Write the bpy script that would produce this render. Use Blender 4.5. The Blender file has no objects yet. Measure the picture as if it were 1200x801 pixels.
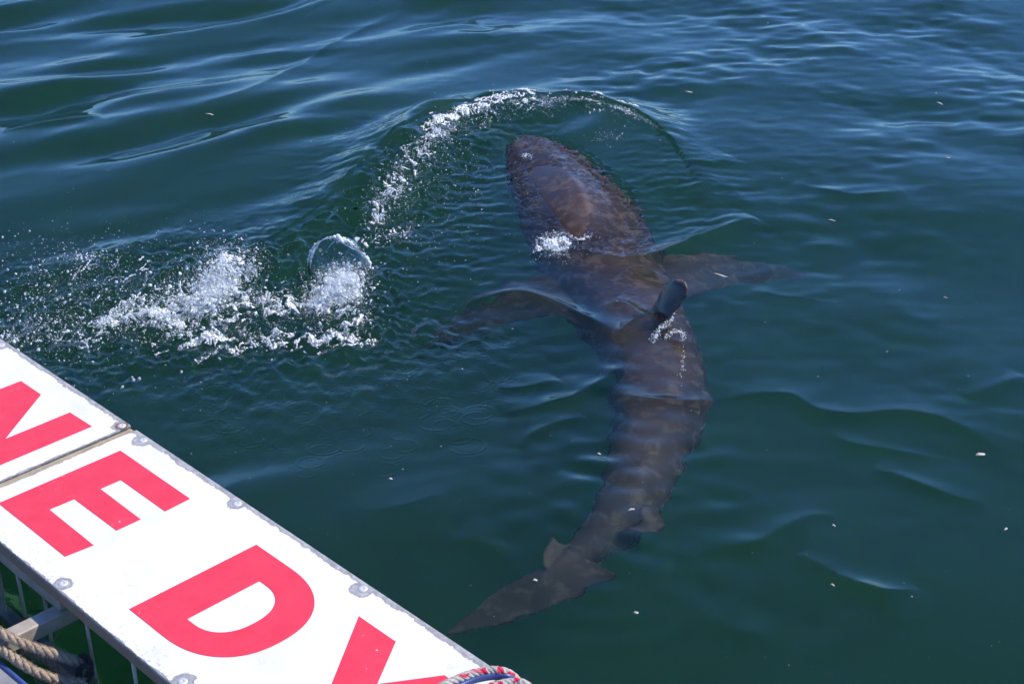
import bpy, bmesh, math, random
import numpy as np
from mathutils import Vector, Matrix
from mathutils.bvhtree import BVHTree

# ------------------------------------------------------------------ camera, sky, sun, exposure
sc = bpy.context.scene
COL = sc.collection
FPX, PITCH, CAM_H = 1850.0, math.radians(28.06), 2.9
cam = bpy.data.objects.new('camera', bpy.data.cameras.new('camera')); COL.objects.link(cam); sc.camera = cam
cam.data.sensor_width = 36.0; cam.data.lens = 36.0 * FPX / 1200.0
cam.data.clip_start = 0.05; cam.data.clip_end = 20000.0
cam.location = (0, 0, CAM_H); cam.rotation_euler = (math.radians(90) - PITCH, 0, 0)

SUN_EL, SUN_AZ = math.radians(52), math.radians(78)      # azimuth clockwise from +Y (the view direction)
world = bpy.data.worlds.new('World'); sc.world = world; world.use_nodes = True
wnt = world.node_tree
sky = wnt.nodes.new('ShaderNodeTexSky'); sky.sky_type = 'NISHITA'; sky.sun_disc = False
sky.sun_elevation = SUN_EL; sky.sun_rotation = SUN_AZ
sky.dust_density = 0.0; sky.ozone_density = 6.0; sky.air_density = 1.0; sky.altitude = 600
tint = wnt.nodes.new('ShaderNodeMix'); tint.data_type = 'RGBA'; tint.blend_type = 'MULTIPLY'; tint.inputs[0].default_value = 1.0
tint.inputs[7].default_value = (0.64, 0.88, 1.22, 1)            # the camera's cool white balance
wnt.links.new(sky.outputs[0], tint.inputs[6]); wnt.links.new(tint.outputs[2], wnt.nodes['Background'].inputs[0])
wnt.nodes['Background'].inputs[1].default_value = 0.15
sl = bpy.data.lights.new('sun', 'SUN'); sl.energy = 4.2; sl.angle = math.radians(0.5); sl.color = (1.0, 0.94, 0.84)
sun = bpy.data.objects.new('sun', sl); COL.objects.link(sun)
sdir = Vector((math.sin(SUN_AZ) * math.cos(SUN_EL), math.cos(SUN_AZ) * math.cos(SUN_EL), math.sin(SUN_EL)))
sun.rotation_euler = sdir.to_track_quat('Z', 'Y').to_euler(); sun.location = sdir * 30
vs = sc.view_settings
vs.view_transform = 'Standard'; vs.look = 'None'; vs.exposure = 0.30; vs.gamma = 1.0; vs.use_curve_mapping = False
cy = sc.cycles
cy.max_bounces = 12; cy.transmission_bounces = 10; cy.volume_bounces = 2; cy.transparent_max_bounces = 12
cy.caustics_refractive = True; cy.caustics_reflective = False
cy.blur_glossy = 1.0; cy.sample_clamp_indirect = 40.0

rng = np.random.default_rng(11)
random.seed(5)

# ------------------------------------------------------------------ helpers
def ray(px, py):
    x = (px - 600.0) / FPX; y = -(py - 400.5) / FPX
    return np.array([x, math.cos(PITCH) + math.sin(PITCH) * y, -math.sin(PITCH) + math.cos(PITCH) * y])

def at(px, py, z=0.0):
    "point of the level plane z seen at a photo pixel (through air)"
    d = ray(px, py); return np.array([0, 0, CAM_H]) + d * ((z - CAM_H) / d[2])

def under(px, py, z):
    "point at depth z < 0 seen through the flat water surface (Snell)"
    if z >= 0: return at(px, py, z)
    d = ray(px, py); d = d / np.linalg.norm(d); p = at(px, py, 0.0)
    h = d[:2] / 1.333; s = math.sqrt(1 - h @ h)
    return np.array([p[0] + h[0] / s * -z, p[1] + h[1] / s * -z, z])

def catmull(P, n=8):
    P = np.asarray(P, float); Q = np.vstack([2 * P[0] - P[1], P, 2 * P[-1] - P[-2]]); out = []
    for i in range(1, len(Q) - 2):
        for t in np.arange(n) / n:
            a, b, c, d = Q[i - 1:i + 3]
            out.append(0.5 * (2 * b + (c - a) * t + (2 * a - 5 * b + 4 * c - d) * t * t + (3 * b - a - 3 * c + d) * t ** 3))
    out.append(P[-1]); return np.array(out)

def sstep(a, b, x):
    t = np.clip((x - a) / (b - a), 0, 1); return t * t * (3 - 2 * t)

def link(name, me, parent=None, mat=None):
    o = bpy.data.objects.new(name, me); COL.objects.link(o)
    if parent is not None: o.parent = parent
    if mat is not None and me is not None: me.materials.append(mat)
    return o

def empty(name, loc=(0, 0, 0)):
    o = bpy.data.objects.new(name, None); COL.objects.link(o); o.location = loc; o.empty_display_size = 0.1; return o

def tag(o, label, cat, group=None, kind=None):
    o['label'] = label; o['category'] = cat
    if group: o['group'] = group
    if kind: o['kind'] = kind
    return o

def mesh_arrays(name, co, blocks, smooth=True):
    "fast mesh from arrays; blocks: list of (n, k) face index arrays"
    co = np.ascontiguousarray(co, np.float32); me = bpy.data.meshes.new(name)
    me.vertices.add(len(co)); me.vertices.foreach_set('co', co.ravel())
    loops = np.concatenate([np.asarray(f, np.int32).ravel() for f in blocks])
    tot = np.concatenate([np.full(len(f), f.shape[1], np.int32) for f in blocks]); start = np.r_[0, np.cumsum(tot)[:-1]].astype(np.int32)
    me.loops.add(len(loops)); me.loops.foreach_set('vertex_index', loops)
    me.polygons.add(len(tot)); me.polygons.foreach_set('loop_start', start)
    me.polygons.foreach_set('use_smooth', np.full(len(tot), smooth)); me.update(calc_edges=True)
    return me

def bm_mesh(name, bm, smooth=False):
    me = bpy.data.meshes.new(name); bmesh.ops.recalc_face_normals(bm, faces=bm.faces); bm.to_mesh(me); bm.free()
    if smooth: me.polygons.foreach_set('use_smooth', [True] * len(me.polygons))
    return me

def box_bm(x0, x1, y0, y1, z0, z1, bevel=0.0, bm=None):
    own = bm is None; bm = bm or bmesh.new()
    r = bmesh.ops.create_cube(bm, size=1.0)
    for v in r['verts']:
        v.co = Vector((x0 + (v.co.x + .5) * (x1 - x0), y0 + (v.co.y + .5) * (y1 - y0), z0 + (v.co.z + .5) * (z1 - z0)))
    if bevel and own: bmesh.ops.bevel(bm, geom=bm.edges[:], offset=bevel, segments=2, affect='EDGES', profile=0.5)
    return bm

def tube_arrays(path, rad, sides=8, caps=True):
    path = np.asarray(path, float); n = len(path)
    rad = np.full(n, rad) if np.isscalar(rad) else np.asarray(rad)
    T = np.gradient(path, axis=0); T /= np.linalg.norm(T, axis=1)[:, None] + 1e-12
    ref = np.array([0, 0, 1.0]) if abs(T[0][2]) < .9 else np.array([1.0, 0, 0])
    N = np.zeros_like(T); N[0] = np.cross(T[0], ref); N[0] /= np.linalg.norm(N[0])
    for i in range(1, n):
        v = N[i - 1] - T[i] * (N[i - 1] @ T[i]); N[i] = v / (np.linalg.norm(v) + 1e-12)
    B = np.cross(T, N); a = np.arange(sides) / sides * 2 * math.pi
    co = path[:, None] + rad[:, None, None] * (np.cos(a)[None, :, None] * N[:, None] + np.sin(a)[None, :, None] * B[:, None])
    co = co.reshape(-1, 3); f = []
    for i in range(n - 1):
        for j in range(sides):
            k = (j + 1) % sides; f.append((i * sides + j, i * sides + k, (i + 1) * sides + k, (i + 1) * sides + j))
    if caps:
        c0 = len(co); co = np.vstack([co, path[0], path[-1]])
        for j in range(sides):
            k = (j + 1) % sides; f.append((c0, k, j, j)); f.append((c0 + 1, (n - 1) * sides + j, (n - 1) * sides + k, (n - 1) * sides + k))
    return co, f

def tube_mesh(name, path, rad, sides=8):
    co, f = tube_arrays(path, rad, sides)
    me = bpy.data.meshes.new(name); me.from_pydata([tuple(c) for c in co], [], [tuple(dict.fromkeys(q)) for q in f])
    me.polygons.foreach_set('use_smooth', [True] * len(me.polygons)); me.update(); return me

# ------------------------------------------------------------------ materials
class NT:
    def __init__(s, name):
        s.m = bpy.data.materials.new(name); s.m.use_nodes = True; s.t = s.m.node_tree; s.t.nodes.clear()
        s.out = s.n('ShaderNodeOutputMaterial')
    def n(s, typ, **kw):
        nd = s.t.nodes.new(typ)
        for k, v in kw.items():
            if k in nd.inputs: s.set(nd.inputs[k], v)
            else: setattr(nd, k, v)
        return nd
    def set(s, sock, v):
        if isinstance(v, bpy.types.NodeSocket): s.t.links.new(v, sock)
        elif isinstance(v, bpy.types.Node): s.t.links.new(v.outputs[0], sock)
        else: sock.default_value = v
    def noise(s, scale, detail=4, rough=.55, vec=None, dist=0.0):
        nd = s.n('ShaderNodeTexNoise'); nd.inputs['Scale'].default_value = scale; nd.inputs['Detail'].default_value = detail
        nd.inputs['Roughness'].default_value = rough; nd.inputs['Distortion'].default_value = dist
        if vec is not None: s.set(nd.inputs['Vector'], vec)
        return nd.outputs['Fac']
    def ramp(s, fac, stops):
        nd = s.n('ShaderNodeValToRGB'); s.set(nd.inputs[0], fac); e = nd.color_ramp.elements
        while len(e) < len(stops): e.new(.5)
        for el, (p, c) in zip(e, stops):
            el.position = p; el.color = (c, c, c, 1) if np.isscalar(c) else (*c, 1)
        return nd.outputs[0]
    def math(s, op, a, b=0.0, c=0.0, clamp=False):
        nd = s.n('ShaderNodeMath', operation=op, use_clamp=clamp)
        for i, v in enumerate((a, b, c)): s.set(nd.inputs[i], v)
        return nd.outputs[0]
    def mix(s, fac, a, b):
        nd = s.n('ShaderNodeMix', data_type='RGBA'); s.set(nd.inputs[0], fac)
        for i, v in ((6, a), (7, b)):
            s.set(nd.inputs[i], (*v, 1) if isinstance(v, tuple) and len(v) == 3 else v)
        return nd.outputs[2]
    def obj(s): return s.n('ShaderNodeTexCoord').outputs['Object']
    def bump(s, h, strength=.3, dist=.01):
        nd = s.n('ShaderNodeBump'); s.set(nd.inputs['Height'], h); nd.inputs['Strength'].default_value = strength
        nd.inputs['Distance'].default_value = dist; return nd.outputs[0]
    def pbr(s, col, rough=.5, metal=0.0, normal=None, **kw):
        p = s.n('ShaderNodeBsdfPrincipled'); s.set(p.inputs['Base Color'], (*col, 1) if isinstance(col, tuple) else col)
        s.set(p.inputs['Roughness'], rough); s.set(p.inputs['Metallic'], metal)
        if normal is not None: s.set(p.inputs['Normal'], normal)
        for k, v in kw.items(): s.set(p.inputs[k.replace('_', ' ')], v)
        s.set(s.out.inputs[0], p); return p

def mat_water():
    t = NT('sea_water')
    nb = t.bump(t.noise(38, 3, .6, t.obj()), .05, .01)
    g = t.n('ShaderNodeBsdfGlass'); g.inputs['IOR'].default_value = 1.333; g.inputs['Roughness'].default_value = 0.0
    t.set(g.inputs['Normal'], nb); t.set(t.out.inputs[0], g)
    a = t.n('ShaderNodeVolumeAbsorption'); a.inputs['Color'].default_value = (0.28, 0.67, 0.53, 1); a.inputs['Density'].default_value = 0.85
    s = t.n('ShaderNodeVolumeScatter'); s.inputs['Color'].default_value = (0.46, 1.0, 0.62, 1); s.inputs['Density'].default_value = 0.090
    s.inputs['Anisotropy'].default_value = 0.0
    ad = t.n('ShaderNodeAddShader'); t.set(ad.inputs[0], a); t.set(ad.inputs[1], s); t.set(t.out.inputs['Volume'], ad)
    return t.m

def mat_shark():
    t = NT('shark_skin'); o = t.obj()
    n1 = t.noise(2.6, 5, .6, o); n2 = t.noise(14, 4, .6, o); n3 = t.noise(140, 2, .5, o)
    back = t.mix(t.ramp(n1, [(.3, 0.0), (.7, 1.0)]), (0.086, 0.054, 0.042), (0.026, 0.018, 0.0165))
    back = t.mix(t.math('MULTIPLY', t.ramp(n2, [(.48, 0.0), (.66, 1.0)]), .6), back, (0.150, 0.104, 0.074))  # pale skin mottles, their colour brightened to stand in for dappled sunlight
    g = t.n('ShaderNodeNewGeometry'); sep = t.n('ShaderNodeSeparateXYZ'); t.set(sep.inputs[0], g.outputs['Normal'])
    bel = t.ramp(t.math('ADD', t.math('MULTIPLY', sep.outputs[2], -1.0), t.math('MULTIPLY', n2, .35)), [(.5, 0.0), (.62, 1.0)])
    col = t.mix(bel, back, (0.55, 0.53, 0.48))
    sp = t.n('ShaderNodeSeparateXYZ'); t.set(sp.inputs[0], o)      # skin loses its gloss where sea water (nearly the same index) lies against it
    wet = t.n('ShaderNodeMapRange'); t.set(wet.inputs[0], sp.outputs[2]); wet.inputs[1].default_value = -.02; wet.inputs[2].default_value = .02; wet.inputs[3].default_value = .10; wet.inputs[4].default_value = .5
    t.pbr(col, t.ramp(n2, [(.3, .18), (.7, .32)]), 0, t.bump(n3, .10, .003), Specular_IOR_Level=wet.outputs[0])
    return t.m

def mat_plain(name, col, rough=.5, metal=0.0, var=.25, scale=12.0, bump=.1):
    t = NT(name); n = t.noise(scale, 5, .6, t.obj())
    dark = tuple(c * (1 - var) for c in col)
    t.pbr(t.mix(t.ramp(n, [(.35, 0.0), (.68, 1.0)]), dark, col), rough, metal, t.bump(n, bump, .004)); return t.m

SCREWS = [(-.046, .0235), (.070, .022), (.568, .0225), (1.143, .0235), (1.70, .0235), (.551, .588), (1.119, .588), (1.68, .588), (.03, .588), (-.812, .024)]
def mat_panel(u0, u1, vw):
    "white paint on grey plate; the paint has flaked away along the long edges (object x = along, y = across)"
    t = NT('flaking_white_paint'); o = t.obj(); sep = t.n('ShaderNodeSeparateXYZ'); t.set(sep.inputs[0], o)
    x, y = sep.outputs[0], sep.outputs[1]
    ed = t.math('MINIMUM', y, t.math('ADD', t.math('MULTIPLY', t.math('SUBTRACT', vw, y), 1.6), .012))
    ex = t.math('MINIMUM', t.math('SUBTRACT', x, u0), t.math('SUBTRACT', u1, x))
    corner = t.math('MULTIPLY', t.math('ADD', ex, y), .55)
    d = t.math('MINIMUM', t.math('MINIMUM', ed, corner), t.math('MULTIPLY', t.math('ADD', ex, .006), 1.7))
    for su, sv in SCREWS:
        if u0 < su < u1:
            vd = t.n('ShaderNodeVectorMath', operation='DISTANCE'); t.set(vd.inputs[0], o); vd.inputs[1].default_value = (su, -sv, ZP)
            d = t.math('MINIMUM', d, t.math('SUBTRACT', vd.outputs['Value'], (.016 if sv < .1 else .009)))
    n1 = t.noise(9, 6, .65, o); n2 = t.noise(55, 4, .6, o); n3 = t.noise(4, 3, .5, o)
    d = t.math('ADD', d, t.math('MULTIPLY', t.math('SUBTRACT', n1, .5), -.045))
    d = t.math('ADD', d, t.math('MULTIPLY', t.math('SUBTRACT', n2, .5), -.022))
    painted = t.ramp(d, [(.0155, 0.0), (.0175, 1.0)])
    rim = t.math('SUBTRACT', t.ramp(d, [(.0175, 0.0), (.021, 1.0)]), t.ramp(d, [(.011, 0.0), (.0125, 1.0)]))
    rim = t.math('MULTIPLY', rim, -1.0, clamp=True)
    bare = t.mix(t.ramp(n2, [(.35, 0.0), (.7, 1.0)]), (0.27, 0.255, 0.25), (0.50, 0.48, 0.46))
    bare = t.mix(t.math('MULTIPLY', rim, .75), bare, (0.22, 0.19, 0.17))
    white = t.mix(t.math('MULTIPLY', t.ramp(n3, [(.42, 0.0), (.75, 1.0)]), .8), (0.82, 0.80, 0.77), (0.62, 0.585, 0.53))
    white = t.mix(t.ramp(t.noise(24, 6, .7, o, 1.5), [(.60, 0.0), (.72, .45)]), white, (0.50, 0.44, 0.38))
    spots = t.n('ShaderNodeTexVoronoi'); spots.inputs['Scale'].default_value = 7.0; t.set(spots.inputs['Vector'], o)
    sp = t.ramp(spots.outputs['Distance'], [(.035, 1.0), (.06, 0.0)])
    white = t.mix(t.math('MULTIPLY', sp, t.ramp(n1, [(.5, 0.0), (.6, .6)])), white, (0.45, 0.36, 0.30))
    # dirt scuffs towards the inner long edge
    din = t.math('SUBTRACT', vw, y)
    sc_ = t.math('MULTIPLY', t.ramp(din, [(.0, 1.0), (.10, 0.0)]), t.ramp(t.noise(70, 6, .7, o), [(.54, 0.0), (.60, .75)]))
    white = t.mix(sc_, white, (0.42, 0.39, 0.39))
    col = t.mix(painted, bare, white)
    t.pbr(col, t.mix(painted, (.38, .38, .38), (.42, .42, .42)), 0, t.bump(painted, .5, .0015)); return t.m

def mat_red():
    t = NT('red_vinyl'); o = t.obj(); n = t.noise(18, 4, .6, o)
    col = t.mix(t.ramp(n, [(.3, 0.0), (.75, 1.0)]), (0.72, 0.036, 0.062), (0.78, 0.052, 0.085))
    v = t.n('ShaderNodeTexVoronoi'); v.inputs['Scale'].default_value = 22.0; t.set(v.inputs['Vector'], o)
    fl = t.math('MULTIPLY', t.ramp(v.outputs['Distance'], [(.04, 1.0), (.07, 0.0)]), t.ramp(n, [(.55, 0.0), (.6, 1.0)]))
    sm = t.math('MULTIPLY', t.ramp(t.noise(60, 6, .75, o), [(.60, 0.0), (.68, .4)]), t.ramp(t.noise(3.5, 2, .5, o), [(.56, 0.0), (.64, 1.0)]))
    col = t.mix(t.math('MAXIMUM', fl, sm), col, (0.80, 0.62, 0.60))
    t.pbr(col, .45, 0, t.bump(n, .05, .002)); return t.m

def mat_steel(name, c=(0.40, 0.38, 0.36), rust=.3, rough=.38):
    t = NT(name); o = t.obj(); n = t.noise(7, 6, .65, o); n2 = t.noise(40, 4, .6, o)
    col = t.mix(t.ramp(n2, [(.3, 0.0), (.7, 1.0)]), tuple(k * .8 for k in c), c)
    col = t.mix(t.math('MULTIPLY', t.ramp(n, [(.50, 0.0), (.66, 1.0)]), rust), col, (0.22, 0.105, 0.045))
    t.pbr(col, t.ramp(n2, [(.3, rough), (.7, rough + .2)]), .25, t.bump(n2, .1, .003)); return t.m

def mat_rope(name, base, dark, flecks=False):
    t = NT(name); o = t.obj(); n = t.noise(160, 4, .7, o); n2 = t.noise(14, 4, .6, o)
    col = t.mix(t.ramp(n, [(.3, 0.0), (.7, 1.0)]), dark, base)
    col = t.mix(t.math('MULTIPLY', t.ramp(n2, [(.5, 0.0), (.75, 1.0)]), .5), col, dark)
    if flecks:
        v = t.n('ShaderNodeTexVoronoi'); v.inputs['Scale'].default_value = 75.0; t.set(v.inputs['Vector'], o)
        sp = t.n('ShaderNodeSeparateColor'); t.set(sp.inputs[0], v.outputs['Color'])
        col = t.mix(t.ramp(sp.outputs[0], [(.80, 0.0), (.82, 1.0)]), col, (0.62, 0.03, 0.07))
    t.pbr(col, .85, 0, t.bump(n, .6, .004)); return t.m

def mat_foam():
    t = NT('white_water'); p = t.n('ShaderNodeBsdfPrincipled'); p.inputs['Base Color'].default_value = (.93, .95, .96, 1); p.inputs['Roughness'].default_value = .15
    tr = t.n('ShaderNodeBsdfTranslucent'); tr.inputs[0].default_value = (.93, .96, .97, 1)
    m = t.n('ShaderNodeMixShader'); m.inputs[0].default_value = .45; t.set(m.inputs[1], p); t.set(m.inputs[2], tr); t.set(t.out.inputs[0], m); return t.m

def mat_lace():
    t = NT('thin_foam'); p = t.n('ShaderNodeBsdfPrincipled'); p.inputs['Base Color'].default_value = (.93, .95, .96, 1); p.inputs['Roughness'].default_value = .15
    g = t.n('ShaderNodeBsdfTransparent'); g.inputs[0].default_value = (.97, 1.0, .99, 1); o = t.obj()
    m = t.n('ShaderNodeMixShader'); t.set(m.inputs[0], t.ramp(t.noise(120, 4, .65, o), [(.40, .25), (.62, .95)])); t.set(m.inputs[1], g); t.set(m.inputs[2], p); t.set(t.out.inputs[0], m); return t.m

def mat_drop():
    t = NT('clear_water_drop'); g = t.n('ShaderNodeBsdfGlass'); g.inputs['IOR'].default_value = 1.333; g.inputs['Roughness'].default_value = 0.02
    d = t.n('ShaderNodeBsdfPrincipled'); d.inputs['Base Color'].default_value = (.8, .84, .86, 1); d.inputs['Roughness'].default_value = .1
    m = t.n('ShaderNodeMixShader'); m.inputs[0].default_value = .40; t.set(m.inputs[1], g); t.set(m.inputs[2], d); t.set(t.out.inputs[0], m); return t.m

def mat_film():
    t = NT('water_film'); g = t.n('ShaderNodeBsdfGlass'); g.inputs['IOR'].default_value = 1.333; g.inputs['Roughness'].default_value = 0.0
    t.set(t.out.inputs[0], g); return t.m

ZP = .30
M_LACE = mat_lace()
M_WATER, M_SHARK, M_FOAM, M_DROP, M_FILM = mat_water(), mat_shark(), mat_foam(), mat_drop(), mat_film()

# ------------------------------------------------------------------ shark: one continuous body, head at the surface, tail deep
# station: photo row, left edge, right edge, z of the back, half height
ST = [(163.5, 600, 624, .000, .030), (168, 592, 645, .016, .050), (176, 588, 664, .028, .075), (187, 587, 685, .038, .100), (205, 590, 708, .048, .135),
      (225, 596, 731, .064, .170), (250, 604, 755, .058, .200), (275, 613, 767, .018, .215), (302, 626, 775, -.025, .235), (330, 645, 786, -.045, .245),
      (362, 668, 802, -.06, .245), (400, 696, 818, -.080, .235), (436, 710, 829, -.100, .22), (468, 715, 831, -.125, .205), (500, 716, 825, -.15, .19),
      (530, 711, 808, -.175, .17), (560, 704, 794, -.20, .15), (590, 693, 780, -.225, .13), (615, 679, 757, -.25, .11), (640, 663, 728, -.275, .09),
      (660, 646, 698, -.30, .07), (676, 630, 672, -.32, .05)]
def build_shark():
    C, Hw, Hh = [], [], []
    for y, xl, xr, zt, hb in ST:
        zc = zt - hb
        l, r = under(xl, y, min(zc, 0)), under(xr, y, min(zc, 0))
        c = (l + r) / 2; c[2] = zc; C.append(c); Hw.append((r - l)[0] / 2); Hh.append(hb)
    C = np.array(C); T = np.gradient(C, axis=0); T[:, 2] = 0; T /= np.linalg.norm(T, axis=1)[:, None]
    N = np.stack([T[:, 1], -T[:, 0], 0 * T[:, 0]], 1); N *= np.sign(N[:, :1])          # points right
    Hw = np.array(Hw) * np.abs(N[:, 0])
    P = catmull(np.column_stack([C, Hw, Hh]), 5)
    Cn = P[:, :3]; T = np.gradient(Cn, axis=0); T[:, 2] = 0; T /= np.linalg.norm(T, axis=1)[:, None]
    N = np.stack([T[:, 1], -T[:, 0], 0 * T[:, 0]], 1); N *= np.sign(N[:, :1])
    K = 40; a = np.arange(K) / K * 2 * math.pi; ca, sa = np.cos(a), np.sin(a)
    co = []
    for q_, (p, n) in enumerate(zip(P, N)):
        w, h = max(p[3], .004), max(p[4], .004); keel = .70 * math.exp(-((q_ - 27) / 14.0) ** 2)   # the crown of the head has a keel
        cx = np.sign(ca) * np.abs(ca) ** .92 * w
        cz = np.where(sa > 0, ((1 - keel) * np.abs(sa) ** .92 + keel * (1 - np.abs(ca) ** 1.28)) * h, -np.abs(sa) ** .85 * h * .8)
        co.append(p[:3] + cx[:, None] * n + cz[:, None] * np.array([0, 0, 1.0]))
    co = np.array(co).reshape(-1, 3); n = len(P)
    f = [(i * K + j, i * K + (j + 1) % K, (i + 1) * K + (j + 1) % K, (i + 1) * K + j) for i in range(n - 1) for j in range(K)]
    c0 = len(co); co = np.vstack([co, P[0, :3] + np.array([0, .02, .0]), P[-1, :3]])
    tri = [(c0, (j + 1) % K, j) for j in range(K)] + [(c0 + 1, (n - 1) * K + j, (n - 1) * K + (j + 1) % K) for j in range(K)]
    bm = bmesh.new(); vv = [bm.verts.new(c) for c in co]
    for q in f + tri: bm.faces.new([vv[k] for k in q])
    bmesh.ops.recalc_face_normals(bm, faces=bm.faces)
    bvh = BVHTree.FromBMesh(bm)
    def fin(lead, trail, thick, nrm, nsp=18, nch=10):
        L, R = catmull(lead, 6), catmull(trail, 6)
        def res(Q, m):
            s = np.r_[0, np.cumsum(np.linalg.norm(np.diff(Q, axis=0), axis=1))]; q = np.linspace(0, s[-1], m)
            return np.column_stack([np.interp(q, s, Q[:, k]) for k in range(3)])
        L, R = res(L, nsp), res(R, nsp); nrm = np.array(nrm, float); nrm /= np.linalg.norm(nrm)
        g = {}
        for sgn in (1, -1):
            for i in range(nsp):
                for j in range(nch + 1):
                    u = j / nch; s = i / (nsp - 1)
                    th = thick * (1 - .72 * s) * (4 * u * (1 - u)) ** .6 * (1.25 - .6 * u) * (1 if i < nsp - 1 else .2)
                    p = L[i] * (1 - u) + R[i] * u + nrm * (sgn * max(th, .015) * .5)
                    g[sgn, i, j] = bm.verts.new(p)
        for i in range(nsp - 1):
            for j in range(nch):
                bm.faces.new([g[1, i, j], g[1, i + 1, j], g[1, i + 1, j + 1], g[1, i, j + 1]])
                bm.faces.new([g[-1, i, j], g[-1, i, j + 1], g[-1, i + 1, j + 1], g[-1, i + 1, j]])
            for j in (0, nch):
                q = [g[1, i, j], g[-1, i, j], g[-1, i + 1, j], g[1, i + 1, j]]
                bm.faces.new(q if j == 0 else q[::-1])
        for i in (0, nsp - 1):
            for j in range(nch):
                q = [g[1, i, j], g[1, i, j + 1], g[-1, i, j + 1], g[-1, i, j]]
                bm.faces.new(q if i == 0 else q[::-1])
    U = lambda *pts: [under(*p) for p in pts]
    fin(U((740, 292, -.27), (790, 288, -.27), (850, 294, -.42), (905, 306, -.60), (950, 322, -.80)),
        U((760, 352, -.27), (812, 343, -.28), (850, 334, -.43), (900, 329, -.61), (952, 326, -.80)), .075, (.15, 0, 1))
    fin(U((690, 316, -.24), (640, 320, -.25), (590, 332, -.36), (535, 360, -.52), (478, 398, -.72)),
        U((700, 382, -.24), (660, 368, -.26), (620, 370, -.37), (545, 388, -.53), (480, 403, -.72)), .08, (-.15, 0, 1))
    fin([under(754, 362, -.13), at(771, 353, .012), at(778, 337, .080), at(789, 327.5, .135), at(801, 327, .152)],
        [under(782, 404, -.13), at(783, 378, -.005), at(798, 356, .07), at(806, 343, .115), at(806, 334, .140)], .075, (.93, .18, -.42))
    fin(U((762, 590, -.27), (775, 604, -.28), (783, 617, -.29)), U((728, 630, -.28), (755, 630, -.29), (781, 620, -.29)), .03, (.2, 0, 1), 10, 6)
    fin(U((672, 640, -.28), (655, 638, -.26), (643, 629, -.24)), U((640, 672, -.30), (632, 660, -.28), (641, 632, -.24)), .03, (.1, .1, 1), 10, 6)
    fin(U((723, 670, -.30), (690, 660, -.31), (650, 662, -.32), (602, 684, -.35), (556, 713, -.39), (524, 741, -.42)),
        U((720, 681, -.31), (690, 693, -.32), (658, 708, -.34), (612, 725, -.36), (566, 737, -.40), (526, 745, -.42)), .05, (.1, .05, 1), 26, 10)
    me = bpy.data.meshes.new('tmp'); bmesh.ops.recalc_face_normals(bm, faces=bm.faces); bm.to_mesh(me); bm.free()
    tmp = bpy.data.objects.new('tmp', me); COL.objects.link(tmp)
    md = tmp.modifiers.new('r', 'REMESH'); md.mode = 'VOXEL'; md.voxel_size = .0080; md.use_smooth_shade = True
    sm = tmp.modifiers.new('s', 'SMOOTH'); sm.factor = .5; sm.iterations = 5
    dg = bpy.context.evaluated_depsgraph_get(); ev = tmp.evaluated_get(dg)
    out = bpy.data.meshes.new_from_object(ev); bpy.data.objects.remove(tmp)
    out.materials.clear(); out.polygons.foreach_set('use_smooth', [True] * len(out.polygons))
    return out, bvh, P, N
shark_me, BODY, SPINE, SPN = build_shark()
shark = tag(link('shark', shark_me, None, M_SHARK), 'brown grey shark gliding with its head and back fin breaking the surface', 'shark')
M_EYE = mat_plain('eye_black', (0.012, 0.012, 0.014), .08, 0, .1)
M_GILL = mat_plain('gill_dark', (0.018, 0.013, 0.012), .5, 0, .2)
def side_point(i, ang, side, push=0.0):
    p, n = SPINE[i], SPN[i]
    d = n * side * math.cos(ang) * p[3] + np.array([0, 0, 1.0]) * math.sin(ang) * p[4]
    return p[:3] + d * (1 + push)
for s in (-1, 1):
    c = side_point(21, .28, s, -.015)
    bm = bmesh.new(); bmesh.ops.create_uvsphere(bm, u_segments=16, v_segments=10, radius=.017); bmesh.ops.translate(bm, vec=Vector(c), verts=bm.verts)
    link('eye', bm_mesh('eye', bm, True), shark, M_EYE)
    for k in range(5):
        q = [side_point(38 + k * 2, a, s, .004) for a in np.linspace(-.55, .45, 9)]
        link('gill_slit', tube_mesh('gill_slit', q, .006 * np.sin(np.linspace(.25, math.pi - .25, 9)), 6), shark, M_GILL)

# ------------------------------------------------------------------ the water surface
def axis(segs, lo, hi, g=1.22):
    "segs: (start, stop, step); then grow geometrically to lo / hi"
    pts = []
    for a, b, st in segs: pts.append(np.arange(a, b - 1e-6, st))
    pts.append(np.array([segs[-1][1]])); c = np.concatenate(pts)
    up = []; st = segs[-1][2]; x = c[-1]
    while x < hi: st *= g; x += st; up.append(x)
    dn = []; st = segs[0][2]; x = c[0]
    while x > lo: st *= g; x -= st; dn.append(x)
    return np.concatenate([np.array(dn[::-1]), c, np.array(up)])
XS = axis([(-3.4, -1.9, .012), (-1.9, -1.25, .0075), (-1.25, .1, .005), (.1, 1.5, .0075), (1.5, 3.4, .012)], -6000, 6000, 1.35)
YS = axis([(2.9, 4.0, .0085), (4.0, 5.9, .005), (5.9, 8.0, .007), (8.0, 10.0, .012), (10.0, 12.5, .02)], -3000, 12000, 1.35)
X, Y = np.meshgrid(XS, YS)
GX, GY = np.meshgrid(np.gradient(XS), np.gradient(YS)); CELL = np.maximum(GX, GY)

def waves(lams, ang, spread, slope, n, seed):
    r = np.random.default_rng(seed); z = np.zeros_like(X)
    for i in range(n):
        lam = math.exp(r.uniform(math.log(lams[0]), math.log(lams[1]))); k = 2 * math.pi / lam
        th = math.radians(ang + r.normal() * spread); a = slope / k * math.sqrt(2.0 / n) * r.uniform(.6, 1.4)
        fade = sstep(.45 * lam, .2 * lam, CELL)
        z += fade * a * np.sin(k * (math.cos(th) * X + math.sin(th) * Y) + r.uniform(0, 6.283))
    return z

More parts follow.
